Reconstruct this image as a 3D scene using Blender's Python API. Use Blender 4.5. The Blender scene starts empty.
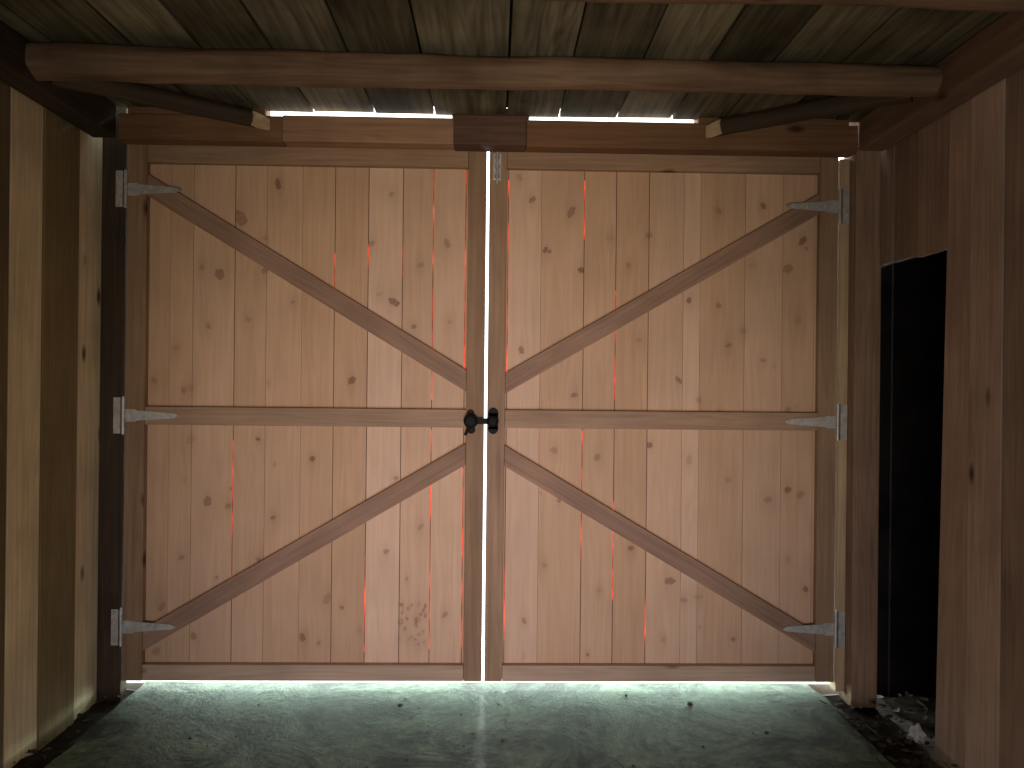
import bpy, math, random
import numpy as np
from mathutils import Vector, Matrix, noise
random.seed(7)
S=bpy.context.scene
S.view_settings.view_transform='Standard'
S.view_settings.look='None'
C=S.collection

# ------------------------------------------------------------------ materials
def nt(name):
    m=bpy.data.materials.new(name); m.use_nodes=True
    t=m.node_tree; t.nodes.clear()
    o=t.nodes.new('ShaderNodeOutputMaterial'); b=t.nodes.new('ShaderNodeBsdfPrincipled')
    t.links.new(b.outputs[0],o.inputs[0])
    return m,t,b,o
def wood(name,light,dark,knot=(0.06,0.025,0.012),rough=0.75,grain=1.0,auto=0.5,stain=0.35,bump=0.25,spec=0.2,fine=1.0,brv=0.55):
    m,t,b,o=nt(name); N=t.nodes.new; L=t.links.new
    def math_(op,a,bb=None,c=None,clamp=False):
        n=N('ShaderNodeMath'); n.operation=op; n.use_clamp=clamp
        for i,v in enumerate((a,bb,c)):
            if v is None: continue
            if isinstance(v,(int,float)): n.inputs[i].default_value=v
            else: L(v,n.inputs[i])
        return n.outputs[0]
    at=N('ShaderNodeAttribute'); at.attribute_name='gc'
    br=N('ShaderNodeAttribute'); br.attribute_name='br'
    kn=N('ShaderNodeAttribute'); kn.attribute_name='kn'
    mp=N('ShaderNodeMapping'); mp.inputs['Scale'].default_value=(55*fine,55*fine,1.6); L(at.outputs['Vector'],mp.inputs[0])
    n1=N('ShaderNodeTexNoise'); n1.inputs['Scale'].default_value=1.0; n1.inputs['Detail'].default_value=5; L(mp.outputs[0],n1.inputs[0])
    mp2=N('ShaderNodeMapping'); mp2.inputs['Scale'].default_value=(9,9,0.7); L(at.outputs['Vector'],mp2.inputs[0])
    n2=N('ShaderNodeTexNoise'); n2.inputs['Scale'].default_value=1.0; n2.inputs['Detail'].default_value=2; L(mp2.outputs[0],n2.inputs[0])
    rings=math_('SINE',math_('MULTIPLY',n2.outputs[0],70.0))
    rings=math_('MULTIPLY_ADD',rings,0.12,0.5)
    g=math_('MULTIPLY_ADD',math_('SUBTRACT',n1.outputs[0],0.5),1.5*grain,rings,clamp=True)
    n3=N('ShaderNodeTexNoise'); n3.inputs['Scale'].default_value=2.2; n3.inputs['Detail'].default_value=6; L(at.outputs['Vector'],n3.inputs[0])
    mix=N('ShaderNodeMix'); mix.data_type='RGBA'; mix.inputs[6].default_value=(*light,1); mix.inputs[7].default_value=(*dark,1); L(g,mix.inputs[0])
    val=math_('MULTIPLY_ADD',br.outputs['Fac'],brv,0.9-brv*0.5)
    val=math_('MULTIPLY',val,math_('MULTIPLY_ADD',math_('SUBTRACT',n3.outputs[0],0.5),stain*3,1.0))
    hsv=N('ShaderNodeHueSaturation'); L(mix.outputs[2],hsv.inputs['Color']); L(val,hsv.inputs['Value'])
    L(math_('MULTIPLY_ADD',br.outputs['Fac'],-0.2,1.1),hsv.inputs['Saturation'])
    mp3=N('ShaderNodeMapping'); mp3.inputs['Scale'].default_value=(7,7,3.0); L(at.outputs['Vector'],mp3.inputs[0])
    vo=N('ShaderNodeTexVoronoi'); vo.inputs['Scale'].default_value=1.0; L(mp3.outputs[0],vo.inputs[0])
    sep=N('ShaderNodeSeparateColor'); L(vo.outputs['Color'],sep.inputs[0])
    k=math_('LESS_THAN',sep.outputs[0],auto)
    rr=N('ShaderNodeMapRange'); rr.inputs[1].default_value=0.16; rr.inputs[2].default_value=0.06; L(vo.outputs['Distance'],rr.inputs[0])
    k=math_('MULTIPLY',k,rr.outputs[0])
    k=math_('MAXIMUM',k,kn.outputs['Fac'],clamp=True)
    k=math_('MULTIPLY',k,0.92)
    m2=N('ShaderNodeMix'); m2.data_type='RGBA'; L(k,m2.inputs[0]); L(hsv.outputs[0],m2.inputs[6]); m2.inputs[7].default_value=(*knot,1)
    L(m2.outputs[2],b.inputs['Base Color'])
    b.inputs['Roughness'].default_value=rough; b.inputs['Specular IOR Level'].default_value=spec
    bp=N('ShaderNodeBump'); bp.inputs['Strength'].default_value=bump; bp.inputs['Distance'].default_value=0.003
    L(math_('SUBTRACT',n1.outputs[0],math_('MULTIPLY',k,0.4)),bp.inputs['Height']); L(bp.outputs[0],b.inputs['Normal'])
    return m
def simple(name,col,rough=0.6,metal=0.0,var=0.3,scale=20,bump=0.1,spec=0.4,col2=None):
    m,t,b,o=nt(name); N=t.nodes.new; L=t.links.new
    tc=N('ShaderNodeTexCoord'); n=N('ShaderNodeTexNoise'); n.inputs['Scale'].default_value=scale; n.inputs['Detail'].default_value=6
    L(tc.outputs['Object'],n.inputs[0])
    cr=N('ShaderNodeValToRGB'); cr.color_ramp.elements[0].position=0.3; cr.color_ramp.elements[1].position=0.7
    c2=col2 or tuple(c*(1+var) for c in col)
    cr.color_ramp.elements[0].color=(*[c*(1-var) for c in col],1); cr.color_ramp.elements[1].color=(*c2,1)
    L(n.outputs[0],cr.inputs[0]); L(cr.outputs[0],b.inputs['Base Color'])
    b.inputs['Roughness'].default_value=rough; b.inputs['Metallic'].default_value=metal; b.inputs['Specular IOR Level'].default_value=spec
    bp=N('ShaderNodeBump'); bp.inputs['Strength'].default_value=bump; bp.inputs['Distance'].default_value=0.01
    L(n.outputs[0],bp.inputs['Height']); L(bp.outputs[0],b.inputs['Normal'])
    return m

M_plank=wood('fresh_pine_planks',(0.77,0.56,0.385),(0.65,0.43,0.28),knot=(0.13,0.045,0.03),auto=0.0,stain=0.14,grain=0.8,bump=0.12,brv=0.2)
M_frame=wood('pine_framing',(0.52,0.37,0.25),(0.34,0.23,0.15),auto=0.3,stain=0.25,brv=0.35)
M_brace=wood('brace_timber',(0.44,0.295,0.21),(0.28,0.18,0.125),auto=0.15,stain=0.3,brv=0.3)
M_header=wood('header_timber',(0.46,0.28,0.17),(0.27,0.16,0.095),auto=0.35,stain=0.3)
M_block=wood('header_block_wood',(0.20,0.115,0.085),(0.10,0.06,0.045),auto=0.3)
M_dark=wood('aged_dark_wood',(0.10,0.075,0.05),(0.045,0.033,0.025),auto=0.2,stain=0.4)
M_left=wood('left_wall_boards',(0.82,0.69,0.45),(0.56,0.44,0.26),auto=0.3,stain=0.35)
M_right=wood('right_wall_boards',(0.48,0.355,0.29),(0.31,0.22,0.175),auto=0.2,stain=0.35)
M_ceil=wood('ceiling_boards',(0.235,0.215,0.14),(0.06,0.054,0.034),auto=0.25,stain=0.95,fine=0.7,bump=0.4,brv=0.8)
M_log=wood('peeled_log',(0.31,0.205,0.13),(0.14,0.09,0.06),auto=0.35,stain=0.6,fine=0.6,bump=0.5)
M_cut=wood('sawn_end',(0.85,0.66,0.40),(0.65,0.48,0.28),auto=0.0,stain=0.1)
M_post=wood('post_wood',(0.40,0.27,0.195),(0.23,0.15,0.105),auto=0.25)
M_jamb=wood('jamb_wood',(0.60,0.45,0.29),(0.42,0.30,0.18),auto=0.1)
M_galv=simple('galvanised_steel',(0.58,0.60,0.60),0.5,0.5,0.2,40,0.05)
M_black=simple('black_iron',(0.007,0.007,0.008),0.65,0.0,0.3,40,0.05,0.2)
M_dirt=simple('dirt',(0.03,0.024,0.018),0.95,0,0.6,12,1.0,0.1)
M_leaf=simple('dry_leaves',(0.04,0.03,0.022),0.8,0,0.5,9,0.1,0.2,col2=(0.12,0.095,0.075))
M_stone=simple('pebble_stone',(0.07,0.07,0.06),0.9,0,0.4,30,0.4,0.2)
M_paper=simple('white_paper',(0.5,0.52,0.58),0.8,0,0.08,14,0.2,0.2)
M_out=simple('outdoor_gravel',(0.66,0.68,0.74),0.9,0,0.1,14,0.2,0.1)
M_void=simple('shadowed_boards',(0.012,0.011,0.012),0.9,0,0.5,6,0.3,0.1)  # near-black: darkness of the unlit side bay is painted into the base colour
m,t,b,o=nt('red_slit_glow'); t.nodes.remove(b)  # added translucent strip; red slit glow is put into its colour
tr=t.nodes.new('ShaderNodeBsdfTranslucent'); nz=t.nodes.new('ShaderNodeTexNoise'); nz.inputs['Scale'].default_value=7
tcn=t.nodes.new('ShaderNodeTexCoord'); t.links.new(tcn.outputs['Object'],nz.inputs[0])
rp=t.nodes.new('ShaderNodeValToRGB'); rp.color_ramp.elements[0].position=0.35; rp.color_ramp.elements[0].color=(0.18,0.045,0.03,1)
rp.color_ramp.elements[1].position=0.68; rp.color_ramp.elements[1].color=(0.75,0.17,0.10,1)
t.links.new(nz.outputs[0],rp.inputs[0]); t.links.new(rp.outputs[0],tr.inputs[0]); t.links.new(tr.outputs[0],o.inputs[0]); M_glow=m
# concrete
m,t,b,o=nt('worn_concrete'); N=t.nodes.new; L=t.links.new
tc=N('ShaderNodeTexCoord')
n=N('ShaderNodeTexNoise'); n.inputs['Scale'].default_value=2.6; n.inputs['Detail'].default_value=12; n.inputs['Roughness'].default_value=0.74; n.inputs['Distortion'].default_value=1.1
L(tc.outputs['Object'],n.inputs[0])
cr=N('ShaderNodeValToRGB'); e=cr.color_ramp.elements; e[0].position=0.42; e[0].color=(0.016,0.024,0.014,1); e[1].position=0.57; e[1].color=(0.17,0.25,0.165,1)
x_=cr.color_ramp.elements.new(0.49); x_.color=(0.085,0.13,0.085,1)
L(n.outputs[0],cr.inputs[0])
n2=N('ShaderNodeTexNoise'); n2.inputs['Scale'].default_value=28; n2.inputs['Detail'].default_value=10; n2.inputs['Roughness'].default_value=0.75; L(tc.outputs['Object'],n2.inputs[0])
cn=N('ShaderNodeMapRange'); cn.inputs[1].default_value=0.3; cn.inputs[2].default_value=0.7; cn.inputs[3].default_value=0.4; cn.inputs[4].default_value=1.6; cn.clamp=False; L(n2.outputs['Fac'],cn.inputs[0])
mx=N('ShaderNodeMix'); mx.data_type='RGBA'; mx.blend_type='MULTIPLY'; mx.inputs[0].default_value=1; L(cr.outputs[0],mx.inputs[6]); L(cn.outputs[0],mx.inputs[7])
nv=N('ShaderNodeMix'); nv.data_type='VECTOR'; nv.inputs[0].default_value=0.22; L(tc.outputs['Object'],nv.inputs[4]); L(n.outputs['Color'],nv.inputs[5])
vo=N('ShaderNodeTexVoronoi'); vo.feature='DISTANCE_TO_EDGE'; vo.inputs['Scale'].default_value=1.1; L(nv.outputs[1],vo.inputs[0])
mr=N('ShaderNodeMapRange'); mr.inputs[1].default_value=0.0; mr.inputs[2].default_value=0.008; mr.inputs[3].default_value=0.3; mr.inputs[4].default_value=1; L(vo.outputs[0],mr.inputs[0])
mm=N('ShaderNodeMix'); mm.data_type='RGBA'; mm.blend_type='MULTIPLY'; mm.inputs[0].default_value=1; L(mx.outputs[2],mm.inputs[6]); L(mr.outputs[0],mm.inputs[7])
L(mm.outputs[2],b.inputs['Base Color']); b.inputs['Roughness'].default_value=0.6; b.inputs['Specular IOR Level'].default_value=0.3
bp=N('ShaderNodeBump'); bp.inputs['Strength'].default_value=0.7; bp.inputs['Distance'].default_value=0.012; L(n2.outputs['Fac'],bp.inputs['Height'])
bp2=N('ShaderNodeBump'); bp2.inputs['Strength'].default_value=0.6; bp2.inputs['Distance'].default_value=0.04; L(n.outputs['Fac'],bp2.inputs['Height']); L(bp.outputs[0],bp2.inputs['Normal']); L(bp2.outputs[0],b.inputs['Normal'])
M_conc=m

# ------------------------------------------------------------------ mesh builder
class MB:
    def __init__(s): s.v=[];s.f=[];s.mi=[];s.gc=[];s.br=[];s.kn=[]
    def _att(s,local,along,br):
        off=Vector((random.uniform(0,50),random.uniform(0,50),random.uniform(0,50)))
        r=random.random() if br is None else br
        for p in local:
            q={'x':(p[1],p[2],p[0]),'y':(p[0],p[2],p[1]),'z':(p[0],p[1],p[2])}[along]
            s.gc.append(Vector(q)+off); s.br.append(r); s.kn.append(0.0)
    def box(s,lo,hi,along='z',br=None,mi=0,jit=0.0,rot=None):
        b0=len(s.v); lo=Vector(lo);hi=Vector(hi); c=(lo+hi)/2; h=(hi-lo)/2
        pts=[]
        for sx in(-1,1):
            for sy in(-1,1):
                for sz in(-1,1):
                    pts.append(Vector((sx*h.x,sy*h.y,sz*h.z))+Vector([random.uniform(-jit,jit) for _ in range(3)]))
        for p in pts: s.v.append((rot@p if rot else p)+c)
        s._att(pts,along,br)
        for f in((0,1,3,2),(4,6,7,5),(0,4,5,1),(2,3,7,6),(0,2,6,4),(1,5,7,3)):
            s.f.append([b0+i for i in f]); s.mi.append(mi)
    def poly(s,pts2,y0,y1,axis='z',br=None,mi=0,ang=0.0):
        b0=len(s.v);n=len(pts2); loc=[]
        ca,sa=math.cos(-ang),math.sin(-ang)
        for y in(y0,y1):
            for(x,z) in pts2:
                s.v.append(Vector((x,y,z))); loc.append(Vector((x*ca-z*sa,y,x*sa+z*ca)))
        s._att(loc,axis,br)
        s.f.append([b0+i for i in range(n)]); s.mi.append(mi)
        s.f.append([b0+n+i for i in reversed(range(n))]); s.mi.append(mi)
        for i in range(n):
            j=(i+1)%n; s.f.append([b0+i,b0+n+i,b0+n+j,b0+j]); s.mi.append(mi)
    def tube(s,p0,p1,r0,r1,seg=20,rings=2,bump=0.0,cap=True,mi=0,capmi=None,n1=None,seed=0,flat=1.0,crook=0.0):
        p0=Vector(p0);p1=Vector(p1); d=(p1-p0); Ln=d.length; d.normalize()
        up=Vector((0,0,1)) if abs(d.z)<0.9 else Vector((1,0,0))
        a=d.cross(up).normalized(); b=a.cross(d).normalized()
        b0=len(s.v); loc=[]
        for i in range(rings):
            tt=i/(rings-1); r=r0+(r1-r0)*tt
            cx=crook*math.sin(tt*5+seed); cz=crook*math.sin(tt*7.3+seed*2)*0.6
            for j in range(seg):
                th=2*math.pi*j/seg
                rr=r
                if bump:
                    rr=r*(1+bump*noise.noise(Vector((math.cos(th)*1.3+seed,math.sin(th)*1.3,tt*Ln*2.5)))+bump*0.4*noise.noise(Vector((math.cos(th)*3+seed,math.sin(th)*3,tt*Ln*9))))
                off=a*(math.cos(th)*rr+cx)+b*(math.sin(th)*rr*flat+cz)
                p=p0+d*(Ln*tt)+off
                if n1 is not None and i==rings-1:
                    nn=Vector(n1); k=-(off.dot(nn))/(d.dot(nn)); p=p+d*k
                s.v.append(p); loc.append(Vector((off.dot(a),off.dot(b),tt*Ln)))
        s._att(loc,'z',0.5)
        for i in range(rings-1):
            for j in range(seg):
                k=(j+1)%seg
                s.f.append([b0+i*seg+j,b0+i*seg+k,b0+(i+1)*seg+k,b0+(i+1)*seg+j]); s.mi.append(mi)
        if cap:
            s.f.append([b0+j for j in reversed(range(seg))]); s.mi.append(mi)
            s.f.append([b0+(rings-1)*seg+j for j in range(seg)]); s.mi.append(mi if capmi is None else capmi)
    def make(s,name,mats,parent=None,bevel=0.0,smooth=False):
        me=bpy.data.meshes.new(name); me.from_pydata([tuple(v) for v in s.v],[],s.f)
        for m in mats: me.materials.append(m)
        me.polygons.foreach_set('material_index',s.mi)
        a=me.attributes.new('gc','FLOAT_VECTOR','POINT'); a.data.foreach_set('vector',np.array([tuple(v) for v in s.gc],dtype=np.float32).ravel())
        a=me.attributes.new('br','FLOAT','POINT'); a.data.foreach_set('value',np.array(s.br,dtype=np.float32))
        a=me.attributes.new('kn','FLOAT','POINT'); a.data.foreach_set('value',np.array(s.kn,dtype=np.float32))
        me.update()
        o=bpy.data.objects.new(name,me); C.objects.link(o)
        if smooth:
            for p in me.polygons: p.use_smooth=True
            mo=o.modifiers.new('es','EDGE_SPLIT'); mo.split_angle=math.radians(40)
        if bevel:
            mo=o.modifiers.new('bev','BEVEL'); mo.width=bevel; mo.segments=2; mo.limit_method='ANGLE'
        if parent: o.parent=parent
        return o
def empty(name):
    e=bpy.data.objects.new(name,None); C.objects.link(e); return e

# door-plane survey helper (photo measurement -> metres on the door face)
def dx(u,v=430):
    q=(u-486.5)+(v-430)*0.010
    return q/(213 if q<0 else 207)
def dz(u,v):
    s=213 if u<486 else 207
    return 1.46-(v-384-(u-496)*0.0105)/s

# ------------------------------------------------------------------ doors
ZB,ZT=0.044,2.64
def planks(name,seams,knots,parent,seed,glows):
    rnd=np.random.RandomState(seed)
    V=[];F=[];GC=[];BR=[];KN=[];base=0
    K=np.array(knots); KS=rnd.uniform(0.35,1.0,len(K)); KE=rnd.uniform(0.55,1.5,len(K)); KT=rnd.uniform(-0.8,0.8,len(K))
    st=0.005
    gs=[min(seams,key=lambda s_:abs(s_-g[0])) for g in glows]
    for i in range(len(seams)-1):
        x0=seams[i]+(0.0018 if seams[i] in gs else 0.0007); x1=seams[i+1]-(0.0018 if seams[i+1] in gs else 0.0007)
        nx=max(3,int((x1-x0)/st)+1); nz_=int((ZT-ZB)/st)+1
        xs=np.linspace(x0,x1,nx); zs=np.linspace(ZB,ZT-0.01,nz_)
        X,Z=np.meshgrid(xs,zs,indexing='ij')
        gx=X.copy(); kn=np.zeros_like(X)
        for q in range(len(K)):
            kx,kz,r=K[q]
            if not (x0-0.01<kx<x1+0.01): continue
            ddx0=X-kx; ddz0=Z-kz
            ddx=ddx0*math.cos(KT[q])+ddz0*math.sin(KT[q]); ddz=(-ddx0*math.sin(KT[q])+ddz0*math.cos(KT[q]))*KE[q]
            an=np.arctan2(ddz,ddx); d=np.sqrt(ddx**2+ddz**2)*(1+0.16*np.sin(2*an+q)+0.10*np.sin(5*an+3*q))
            e=np.exp(-((ddx0**2+(ddz0*0.4)**2)/(r*2.0)**2))
            gx-=ddx0*e*0.85
            core=np.clip((r*0.95-d)/(r*0.3),0,1)
            inner=0.65+0.35*np.clip((d-r*0.45)/(r*0.3),0,1)
            ctr=np.exp(-(d/(r*0.35))**2)
            kn=np.maximum(kn,KS[q]*core*np.maximum(inner,ctr)); kn=np.maximum(kn,0.16*np.exp(-((ddx0**2+(ddz0*0.5)**2)/(r*1.7)**2)))
        off=rnd.uniform(0,40,3); yf=0.038+rnd.uniform(0,0.0015)
        n=nx*nz_
        V.append(np.stack([X.ravel(),np.full(n,yf),Z.ravel()],1))
        GC.append(np.stack([gx.ravel()+off[0],np.full(n,off[1]),Z.ravel()+off[2]],1)); BR.append(np.full(n,rnd.uniform(0.1,1.0))); KN.append(kn.ravel())
        I,J=np.meshgrid(np.arange(nx-1),np.arange(nz_-1),indexing='ij')
        a=base+I*nz_+J
        F.append(np.stack([a.ravel(),(a+nz_).ravel(),(a+nz_+1).ravel(),(a+1).ravel()],1)); base+=n
        bx=[(x0,yf,ZB),(x1,yf,ZB),(x1,yf,ZT-0.01),(x0,yf,ZT-0.01)]; by=[(p[0]+(0.013 if p[0]==x0 else -0.013),0.062,p[2]) for p in bx]
        V.append(np.array(bx+by)); GC.append(np.array(bx+by)+off); BR.append(np.full(8,0.5)); KN.append(np.zeros(8))
        F.append(np.array([[7,6,5,4],[0,4,5,1],[1,5,6,2],[2,6,7,3],[3,7,4,0]])+base); base+=8
    V=np.concatenate(V);F=np.concatenate(F);GC=np.concatenate(GC).astype(np.float32);BR=np.concatenate(BR).astype(np.float32);KN=np.concatenate(KN).astype(np.float32)
    me=bpy.data.meshes.new(name); me.from_pydata(V.tolist(),[],F.tolist()); me.materials.append(M_plank)
    me.attributes.new('gc','FLOAT_VECTOR','POINT').data.foreach_set('vector',GC.ravel())
    me.attributes.new('br','FLOAT','POINT').data.foreach_set('value',BR)
    me.attributes.new('kn','FLOAT','POINT').data.foreach_set('value',KN)
    me.update(); o=bpy.data.objects.new(name,me); C.objects.link(o); o.parent=parent; return o

def kl(lst): return [(dx(u,v),dz(u,v),r*0.9/210) for u,v,r in lst]
KL=kl([(237,215,8),(216,272,8),(198,265,4),(262,268,5),(350,380,5),(393,300,7),(378,292,4),(245,318,4),(187,388,6),(180,390,4),(187,440,6),(225,508,4),(204,503,5),
(325,603,5),(340,612,3),(385,555,4),(172,347,5),(256,563,4),(420,262,4),(447,240,4),(150,380,4),(413,325,4),(178,560,4),(215,602,4),(395,480,3),(300,642,4),(158,610,4),(420,530,3),
(290,300,3),(255,440,3),(310,460,3),(345,520,3),(275,180,4),(170,200,4),(390,190,4),(450,320,3),(270,520,3),(190,640,4),(205,325,4),(262,235,4),(370,240,4),(445,620,3),(152,655,4)])
for i in range(34): KL.append((dx(random.uniform(399,431)),dz(415,random.uniform(607,650)),random.uniform(0.005,0.010)))
KR=kl([(520,178,4),(610,238,5),(598,457,5),(671,581,7),(650,235,4),(790,268,6),(755,265,5),(720,305,4),(690,300,4),(560,348,5),(575,395,4),(700,597,5),(650,445,4),(632,548,4),
(545,565,4),(533,200,4),(800,320,5),(730,480,4),(770,500,5),(690,460,4),(680,380,3),(790,490,5),(803,495,5),(790,410,4),(640,340,4),(745,330,4),(522,350,4),(572,212,5),(600,590,3),
(730,345,4),(765,360,4),(620,515,3),(735,640,3),(560,500,3),(525,620,3),(546,250,4),(582,270,4),(629,265,3),(700,400,3),(808,590,4),(790,560,3),(685,600,4),(665,640,3),(555,450,4),(540,410,3),(720,210,4),(765,205,4),(805,240,4)])
for i in range(10):
    KL.append((random.uniform(-1.58,-0.12),random.uniform(0.15,2.45),random.uniform(0.006,0.010)))
    KR.append((random.uniform(0.12,1.58),random.uniform(0.15,2.45),random.uniform(0.006,0.010)))
sl=[-1.70]+[dx(u) for u in (165,188,230,262,298,331,365,400,431,464)]+[-0.0075]
sr=[0.0065]+[dx(u) for u in (507,540,583,615,648,683,700,745,783,815)]+[1.685]
def gl(u,v1,v0): return (dx(u),dz(u,v0),dz(u,v1))
GL=[gl(431,165,400),gl(431,430,655),gl(464,165,375),gl(365,560,657),gl(365,240,265),gl(230,440,598),gl(331,250,290),gl(400,240,275),gl(464,470,655)]
GR=[gl(507,180,380),gl(583,430,560),gl(583,180,240),gl(615,290,400),gl(648,595,650),gl(615,500,600),gl(507,560,640)]
D1=empty('door_1'); D2=empty('door_2')
planks('planks',sl,KL,D1,3,GL); planks('planks',sr,KR,D2,11,GR)
def glow_strips(seams,glows,parent):
    a=MB(); g=MB()
    for s_ in seams[1:-1]:
        rs=sorted([(z0,z1) for (x,z0,z1) in glows if abs(x-s_)<0.012]); z=ZB+0.005
        for z0,z1 in rs:
            if z0>z: a.box((s_-0.0055,0.0400,z),(s_+0.0055,0.0435,z0),br=0.1)
            g.box((s_-0.0045,0.0405,z0),(s_+0.0045,0.0412,z1)); z=z1
        if z<ZT-0.02: a.box((s_-0.0055,0.0400,z),(s_+0.0055,0.0435,ZT-0.02),br=0.1)
    a.make('plank_tongues',[M_block],parent); g.make('slit_glow_strips',[M_glow],parent)  # second mesh: strips added in seams to turn leaking daylight red
glow_strips(sl,GL,D1); glow_strips(sr,GR,D2)

def leaf_frame(x_out,x_in,so,si,parent):
    f=MB()
    def stile(xa,xb): f.box((min(xa,xb),0,ZB),(max(xa,xb),0.0375,ZT),br=None)
    sg=1 if x_in>x_out else -1
    stile(x_out,x_out+sg*so); stile(x_in-sg*si,x_in)
    a,b=sorted((x_out+sg*so,x_in-sg*si)); a+=0.001;b-=0.001
    f.box((a,0.001,2.49),(b,0.0375,ZT),along='x',br=0.3)
    f.box((a,0.001,1.252),(b,0.0375,1.338),along='x',br=0.55)
    f.box((a,0.001,ZB),(b,0.0375,0.120),along='x',br=1.3)
    f.make('frame',[M_frame],parent,bevel=0.003)
    return a,b
a1,b1=leaf_frame(-1.70,-0.0075,0.092,0.086,D1)
a2,b2=leaf_frame(1.685,0.0065,0.088,0.084,D2)
def brace(xa,za,xb,zb,w,parent,name):
    m_=MB(); th=math.atan2(zb-za,xb-xa); h=w/2/math.cos(th)
    m_.poly([(xa,za-h),(xb,zb-h),(xb,zb+h),(xa,za+h)],0.002,0.0375,axis='x',ang=th,br=0.5)
    m_.make(name,[M_brace],parent,bevel=0.003)
brace(a1,2.385,b1,1.475,0.088,D1,'brace_upper')
brace(a1,0.235,b1,1.125,0.088,D1,'brace_lower')
brace(a2,1.465,b2,2.345,0.085,D2,'brace_upper')
brace(a2,1.12,b2,0.235,0.085,D2,'brace_lower')

# hinges
def hinge(px,z,sg,tilt=0.0,L_=0.25):
    m_=MB()
    n0=0.030;n1=0.012
    pts=[(0.008,-n0),(0.05,-n0),(0.06,-n0*0.8),(L_-0.02,-n1),(L_,-0.004),(L_,0.004),(L_-0.02,n1),(0.06,n0*0.8),(0.05,n0),(0.008,n0)]
    ca,sa=math.cos(tilt),math.sin(tilt)
    pp=[((x*ca-zz*sa),(x*sa+zz*ca)) for x,zz in pts]
    if sg<0: pp=[(-x,zz) for x,zz in reversed(pp)]
    m_.poly([(px+x,z+zz) for x,zz in pp],-0.0045,-0.001)
    xa,xb=sorted((px-sg*0.008,px-sg*0.045))
    m_.box((xa,-0.012,z-0.085),(xb,-0.0085,z+0.085))
    m_.box((min(px,px-sg*0.012),-0.012,z-0.085),(max(px,px-sg*0.012),-0.004,z+0.085))
    for k in range(5):
        z0=z-0.085+k*0.034
        m_.tube((px,-0.010,z0+0.001),(px,-0.010,z0+0.033),0.0085,0.0085,14)
    m_.tube((px,-0.010,z-0.09),(px,-0.010,z+0.09),0.005,0.005,10)
    for t_ in(0.035,0.09,0.15,0.205):
        if t_<L_-0.02:
            x=t_*ca;zz=t_*sa; m_.tube((px+sg*x,-0.0045,z+zz),(px+sg*x,-0.0075,z+zz),0.006,0.0045,10)
    for zz in(-0.065,-0.02,0.02,0.065): m_.tube((px-sg*0.03,-0.012,z+zz),(px-sg*0.03,-0.0145,z+zz),0.005,0.004,10)
    return m_.make('strap_hinge',[M_galv],smooth=True)
for z in(2.36,1.295,0.30): hinge(-1.702,z,1)
for z in(2.33,1.295,0.30): hinge(1.688,z,-1)

# latch
m_=MB()
zc=1.285
def knob(xx,R):
    m_.tube((xx,0.0,zc),(xx,-0.008,zc),R*1.1,R*1.0,32)
    m_.tube((xx,-0.008,zc),(xx,-0.030,zc),R*0.8,R*0.75,20)
    prof=[(-0.026,0.7),(-0.032,0.95),(-0.042,1.05),(-0.052,0.95),(-0.058,0.6),(-0.060,0.02)]
    for (ya,ra),(yb,rb) in zip(prof[:-1],prof[1:]): m_.tube((xx,ya,zc),(xx,yb,zc),ra*R,rb*R,28,cap=False)
knob(-0.070,0.032); knob(0.034,0.026)
m_.box((-0.095,-0.040,zc-0.014),(0.05,-0.008,zc+0.014))
m_.box((0.012,-0.022,zc-0.038),(0.060,-0.0005,zc+0.038))
m_.tube((0.036,-0.0005,zc+0.038),(0.036,-0.022,zc+0.038),0.024,0.023,24)
m_.tube((0.036,-0.0005,zc-0.038),(0.036,-0.022,zc-0.038),0.024,0.023,24)
m_.tube((-0.068,-0.001,zc-0.042),(-0.068,-0.018,zc-0.042),0.020,0.018,20)
m_.tube((-0.072,-0.001,zc+0.036),(-0.072,-0.018,zc+0.036),0.018,0.016,20)
m_.tube((-0.078,-0.014,zc-0.03),(-0.096,-0.020,zc-0.068),0.009,0.007,12)
m_.make('door_latch',[M_black],smooth=True)
# barrel bolt at the top of the right leaf
m_=MB()
m_.box((0.024,-0.004,2.43),(0.062,-0.0005,2.556))
for z in(2.445,2.49,2.535): m_.tube((0.043,-0.013,z-0.008),(0.043,-0.013,z+0.008),0.011,0.011,16)
m_.tube((0.043,-0.013,2.41),(0.043,-0.013,2.562),0.006,0.006,12)
m_.tube((0.043,-0.013,2.465),(0.043,-0.045,2.465),0.005,0.005,10)
m_.tube((0.043,-0.045,2.47),(0.043,-0.045,2.43),0.005,0.006,10)
m_.make('barrel_bolt',[M_galv],smooth=True)

# ------------------------------------------------------------------ header, posts
CZ=2.714
m_=MB()
m_.box((-1.70,-0.092,2.57),(-0.95,-0.002,2.688),along='x',br=0.0)
m_.box((-0.948,-0.10,2.57),(-0.16,-0.002,2.69),along='x',br=0.75)
m_.box((0.177,-0.10,2.565),(1.73,-0.002,2.688),along='x',br=0.0)
m_.box((-0.16,-0.118,2.565),(0.175,-0.002,2.70),along='x',mi=1)
m_.box((-1.66,-0.088,2.69),(-1.03,-0.002,CZ+0.03),along='x',br=0.1)
m_.box((-0.17,-0.09,2.70),(0.19,-0.002,CZ+0.03),along='x',br=0.1,mi=1)
m_.box((0.98,-0.095,2.688),(1.69,-0.002,CZ+0.03),along='x',br=0.1)
m_.make('header_beam',[M_header,M_block],bevel=0.004)
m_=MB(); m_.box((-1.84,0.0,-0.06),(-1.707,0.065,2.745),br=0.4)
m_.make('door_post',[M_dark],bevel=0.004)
m_=MB(); m_.box((1.738,-0.07,-0.05),(1.862,0.065,2.60),br=0.6); m_.box((1.692,-0.006,0.0),(1.737,0.065,2.56),br=0.8,mi=1)
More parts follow.
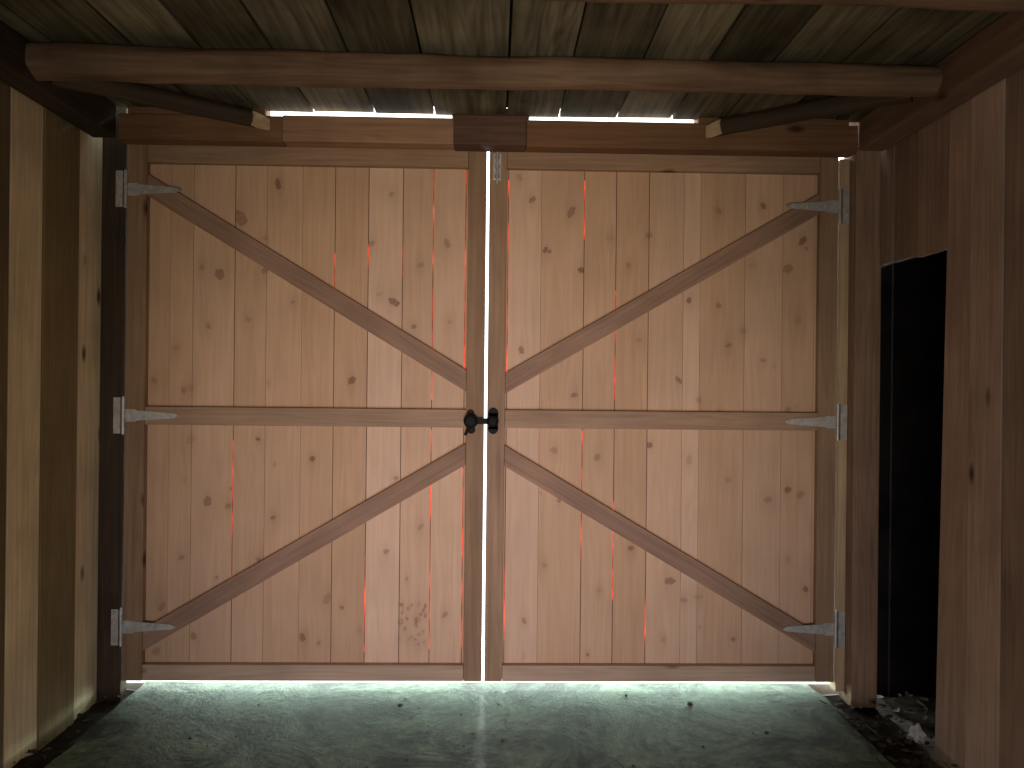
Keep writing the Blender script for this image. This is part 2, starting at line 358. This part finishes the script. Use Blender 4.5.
m_.box((1.70,-0.0,2.60),(1.862,0.065,2.745),br=0.6)
m_.make('door_post',[M_post,M_jamb],bevel=0.004)

# ------------------------------------------------------------------ side walls
BK=-5.0
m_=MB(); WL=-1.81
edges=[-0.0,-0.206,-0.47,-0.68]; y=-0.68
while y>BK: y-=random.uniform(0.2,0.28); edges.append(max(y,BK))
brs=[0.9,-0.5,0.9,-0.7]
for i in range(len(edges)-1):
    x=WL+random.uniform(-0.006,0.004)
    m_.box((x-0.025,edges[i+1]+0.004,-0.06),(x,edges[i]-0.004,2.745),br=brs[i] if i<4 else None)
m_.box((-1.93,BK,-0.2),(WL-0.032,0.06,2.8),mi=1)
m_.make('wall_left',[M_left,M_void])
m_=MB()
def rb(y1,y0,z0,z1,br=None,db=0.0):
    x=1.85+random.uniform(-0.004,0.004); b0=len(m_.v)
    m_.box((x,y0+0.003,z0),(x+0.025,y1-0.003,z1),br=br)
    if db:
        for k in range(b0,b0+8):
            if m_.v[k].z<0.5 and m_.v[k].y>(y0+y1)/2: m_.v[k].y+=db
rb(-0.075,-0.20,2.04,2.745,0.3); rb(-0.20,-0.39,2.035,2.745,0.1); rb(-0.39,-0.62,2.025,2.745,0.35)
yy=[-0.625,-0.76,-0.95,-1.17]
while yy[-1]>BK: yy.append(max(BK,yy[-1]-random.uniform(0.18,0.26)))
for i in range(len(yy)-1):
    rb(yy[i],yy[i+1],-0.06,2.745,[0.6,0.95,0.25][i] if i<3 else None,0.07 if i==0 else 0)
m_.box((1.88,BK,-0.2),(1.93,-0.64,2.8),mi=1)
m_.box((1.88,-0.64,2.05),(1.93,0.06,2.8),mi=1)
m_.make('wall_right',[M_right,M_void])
m_=MB(); m_.box((-1.93,BK-0.05,-0.2),(1.93,BK,2.8)); m_.make('wall_back',[M_dark])
m_=MB()
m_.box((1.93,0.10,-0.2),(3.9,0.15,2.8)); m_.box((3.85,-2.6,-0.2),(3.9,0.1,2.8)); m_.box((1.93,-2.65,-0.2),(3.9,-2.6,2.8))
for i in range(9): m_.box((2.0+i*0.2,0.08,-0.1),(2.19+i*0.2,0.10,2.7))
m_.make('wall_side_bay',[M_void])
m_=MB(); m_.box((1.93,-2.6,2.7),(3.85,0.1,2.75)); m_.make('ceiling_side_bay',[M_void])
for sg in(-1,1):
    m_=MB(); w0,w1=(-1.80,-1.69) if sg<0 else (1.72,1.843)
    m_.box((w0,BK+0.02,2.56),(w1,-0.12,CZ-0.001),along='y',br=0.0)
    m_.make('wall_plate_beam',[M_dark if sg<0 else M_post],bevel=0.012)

# ------------------------------------------------------------------ ceiling
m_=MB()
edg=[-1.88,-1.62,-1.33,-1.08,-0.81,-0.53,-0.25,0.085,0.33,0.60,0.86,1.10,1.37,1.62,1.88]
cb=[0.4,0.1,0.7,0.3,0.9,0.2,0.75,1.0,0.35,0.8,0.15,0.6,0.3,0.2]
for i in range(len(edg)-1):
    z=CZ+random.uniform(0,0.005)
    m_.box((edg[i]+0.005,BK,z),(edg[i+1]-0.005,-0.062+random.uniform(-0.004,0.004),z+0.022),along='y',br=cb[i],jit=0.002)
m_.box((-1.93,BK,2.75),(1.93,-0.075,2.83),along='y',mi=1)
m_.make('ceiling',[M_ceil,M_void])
def log(p0,p1,r0,r1,seed):
    m_=MB(); m_.tube(p0,p1,r0,r1,28,90,bump=0.14,seed=seed,crook=0.005,capmi=1); return m_.make('log_joist',[M_log,M_cut],smooth=True)
log((-1.78,-0.73,2.650),(1.80,-0.73,2.642),0.064,0.056,1.3)
log((-1.80,-1.40,2.652),(1.80,-1.37,2.654),0.058,0.056,4.1)
log((-1.80,-2.2,2.648),(1.80,-2.2,2.650),0.064,0.060,7.1)
log((-1.80,-3.2,2.648),(1.80,-3.2,2.650),0.064,0.060,9.1)
for sg in(-1,1):
    m_=MB()
    m_.tube((sg*1.69,-0.63,2.645),(sg*1.05,-0.16,2.645),0.048,0.042,20,30,bump=0.07,seed=2+sg,capmi=1,n1=(-sg*0.85,-0.53,0),flat=0.85)
    m_.make('log_brace',[M_dark,M_cut],smooth=True)

# ------------------------------------------------------------------ floor
m_=MB()
nx,ny=80,60
X0,X1,Y0,Y1=-1.63,1.60,BK,0.10
for i in range(nx+1):
    for j in range(ny+1):
        x=X0+(X1-X0)*i/nx; y=Y0+(Y1-Y0)*j/ny
        if i==0: x+=0.03*noise.noise(Vector((0,y*5,0)))
        if i==nx: x+=0.03*noise.noise(Vector((9,y*5,0)))
        z=0.006*noise.noise(Vector((x*2,y*2,3)))
        m_.v.append(Vector((x,y,z)))
for i in range(nx):
    for j in range(ny):
        a=i*(ny+1)+j; m_.f.append([a,a+ny+1,a+ny+2,a+1]); m_.mi.append(0)
rim=[i*(ny+1) for i in range(nx+1)]+[nx*(ny+1)+j for j in range(1,ny+1)]+[i*(ny+1)+ny for i in range(nx-1,-1,-1)]+[j for j in range(ny-1,0,-1)]
bb=len(m_.v)
for r in rim: v=m_.v[r]; m_.v.append(Vector((v.x,v.y,-0.12)))
for k in range(len(rim)):
    l=(k+1)%len(rim); m_.f.append([rim[l],rim[k],bb+k,bb+l]); m_.mi.append(0)
m_.gc=[Vector((0,0,0))]*len(m_.v); m_.br=[0.5]*len(m_.v); m_.kn=[0]*len(m_.v)
m_.make('floor',[M_conc],smooth=True)
m_=MB(); nx,ny=110,120
for i in range(nx+1):
    for j in range(ny+1):
        x=-2.0+5.9*i/nx; y=BK+(5.1)*j/ny
        z=-0.055+0.03*noise.noise(Vector((x*6,y*6,1)))+0.012*noise.noise(Vector((x*19,y*19,1)))
        if abs(x)<1.55: z=-0.1
        m_.v.append(Vector((x,y,z)))
for i in range(nx):
    for j in range(ny):
        a=i*(ny+1)+j; m_.f.append([a,a+ny+1,a+ny+2,a+1]); m_.mi.append(0)
m_.gc=[Vector((0,0,0))]*len(m_.v); m_.br=[0.5]*len(m_.v); m_.kn=[0]*len(m_.v)
m_.make('dirt_ground',[M_dirt],smooth=True)
m_=MB(); m_.box((-15,0.101,-0.3),(15,25,-0.004)); m_.make('outdoor_ground',[M_out])

# litter
m_=MB()
def leaf(x,y,z,s):
    b0=len(m_.v); a=random.uniform(0,6.28); R=Matrix.Rotation(a,3,'Z')@Matrix.Rotation(random.uniform(-0.6,0.6),3,'X')
    pts=[(-1,0,0.1),(-0.5,0.42,0.0),(0.3,0.5,0.15),(1,0,0.3),(0.3,-0.5,0.2),(-0.5,-0.42,0.05),(0,0,-0.1)]
    for p in pts: m_.v.append(R@(Vector(p)*s)+Vector((x,y,z)))
    for k in range(6): m_.f.append([b0+k,b0+(k+1)%6,b0+6]); m_.mi.append(0)
    for p in pts: m_.gc.append(Vector((0,0,0))); m_.br.append(0.5); m_.kn.append(0)
for k in range(170): leaf(random.uniform(1.60,1.84),random.uniform(-1.2,-0.10),random.uniform(-0.03,0.01),random.uniform(0.010,0.028))
for k in range(60): leaf(random.uniform(1.88,2.3),random.uniform(-0.6,-0.0),random.uniform(-0.03,0.01),random.uniform(0.012,0.03))
for k in range(60): leaf(random.uniform(-1.79,-1.64),random.uniform(-1.2,-0.05),random.uniform(-0.03,0.0),random.uniform(0.008,0.02))
for k in range(34):
    x=random.uniform(1.55,1.82);y=random.uniform(-1.0,-0.15);a=random.uniform(0,6.28);l=random.uniform(0.04,0.14)
    m_.tube((x,y,0.004),(x+math.cos(a)*l*0.3,y+math.sin(a)*l,0.02),0.0025,0.0018,6)
m_.make('leaf_litter',[M_leaf])
m_=MB()
def blob(m_,c,r,seed,sq=0.6,amp=0.35,seg=12,rg=8):
    b0=len(m_.v)
    for i in range(rg+1):
        ph=math.pi*i/rg
        for j in range(seg):
            th=2*math.pi*j/seg; d=Vector((math.sin(ph)*math.cos(th),math.sin(ph)*math.sin(th),math.cos(ph)))
            rr=r*(1+amp*noise.noise(d*1.7+Vector((seed*3.1,seed,0)))); m_.v.append(Vector((d.x*rr,d.y*rr,d.z*rr*sq))+Vector(c))
            m_.gc.append(d);m_.br.append(0.5);m_.kn.append(0)
    for i in range(rg):
        for j in range(seg):
            k=(j+1)%seg; m_.f.append([b0+i*seg+j,b0+(i+1)*seg+j,b0+(i+1)*seg+k,b0+i*seg+k]); m_.mi.append(0)
for k in range(30):
    x=random.uniform(-1.5,1.5);y=random.uniform(-0.75,-0.05); r=random.choice([0.003,0.004,0.005,0.007]); blob(m_,(x,y,r*0.5),r,k)
blob(m_,(-0.37,-0.18,0.008),0.012,77); blob(m_,(0.95,-0.16,0.007),0.013,78); blob(m_,(1.2,-0.45,0.008),0.010,79)
m_.make('pebbles',[M_stone],smooth=True)
m_=MB(); blob(m_,(1.81,-0.50,0.02),0.026,5,sq=1.2,amp=0.9,seg=20,rg=14); m_.make('crumpled_paper',[M_paper])

# ------------------------------------------------------------------ light
w=bpy.data.worlds.new('World'); S.world=w; w.use_nodes=True
bg=w.node_tree.nodes['Background']; bg.inputs[0].default_value=(0.92,1.0,0.99,1); bg.inputs[1].default_value=4.0
def lamp(kind,name,loc,target,energy,col,**kw):
    d=bpy.data.lights.new(name,kind); d.energy=energy; d.color=col
    for k,v in kw.items(): setattr(d,k,v)
    o=bpy.data.objects.new(name,d); C.objects.link(o); o.location=loc
    o.rotation_euler=(Vector(target)-Vector(loc)).to_track_quat('-Z','Y').to_euler(); return o
lamp('SUN','sun',(0.0,6,4),(0,0,0),3.2,(0.95,0.98,1.0),angle=0.07)
lamp('SPOT','door_fill_spot',(0.0,-4.3,1.0),(0.0,0,1.33),245,(1.0,0.77,0.60),spot_size=math.radians(53),spot_blend=1.0,shadow_soft_size=0.35)  # added fill, no actual fixture: brightens door centre, fades to edges
lamp('SPOT','low_lilac_fill',(0.0,-3.3,0.35),(0,0,0.38),92,(0.66,0.64,1.0),spot_size=math.radians(70),spot_blend=1.0,shadow_soft_size=0.25)  # added lilac fill imitating glare over the lower doors
lamp('AREA','doorway_sky_light',(0.0,0.75,0.16),(0,-0.5,0.0),36,(0.70,1.0,0.84),shape='RECTANGLE',size=3.3,size_y=0.25)
lamp('AREA','barn_ambient_fill',(0,-4.7,0.6),(0,0,0.8),30,(1.0,0.87,0.72),shape='RECTANGLE',size=2.5,size_y=0.9)  # added low fill to brighten side walls, no actual fixture

# ------------------------------------------------------------------ camera
cd=bpy.data.cameras.new('camera'); cd.lens=26.72; cd.sensor_width=36; cd.clip_start=0.02
co=bpy.data.objects.new('camera',cd); C.objects.link(co)
R=Matrix.Rotation(math.radians(-1.25),4,'Z')@Matrix.Rotation(math.radians(90.03),4,'X')@Matrix.Rotation(math.radians(0.6),4,'Z')
co.matrix_world=Matrix.Translation((0.045,-3.62,1.46))@R
S.camera=co
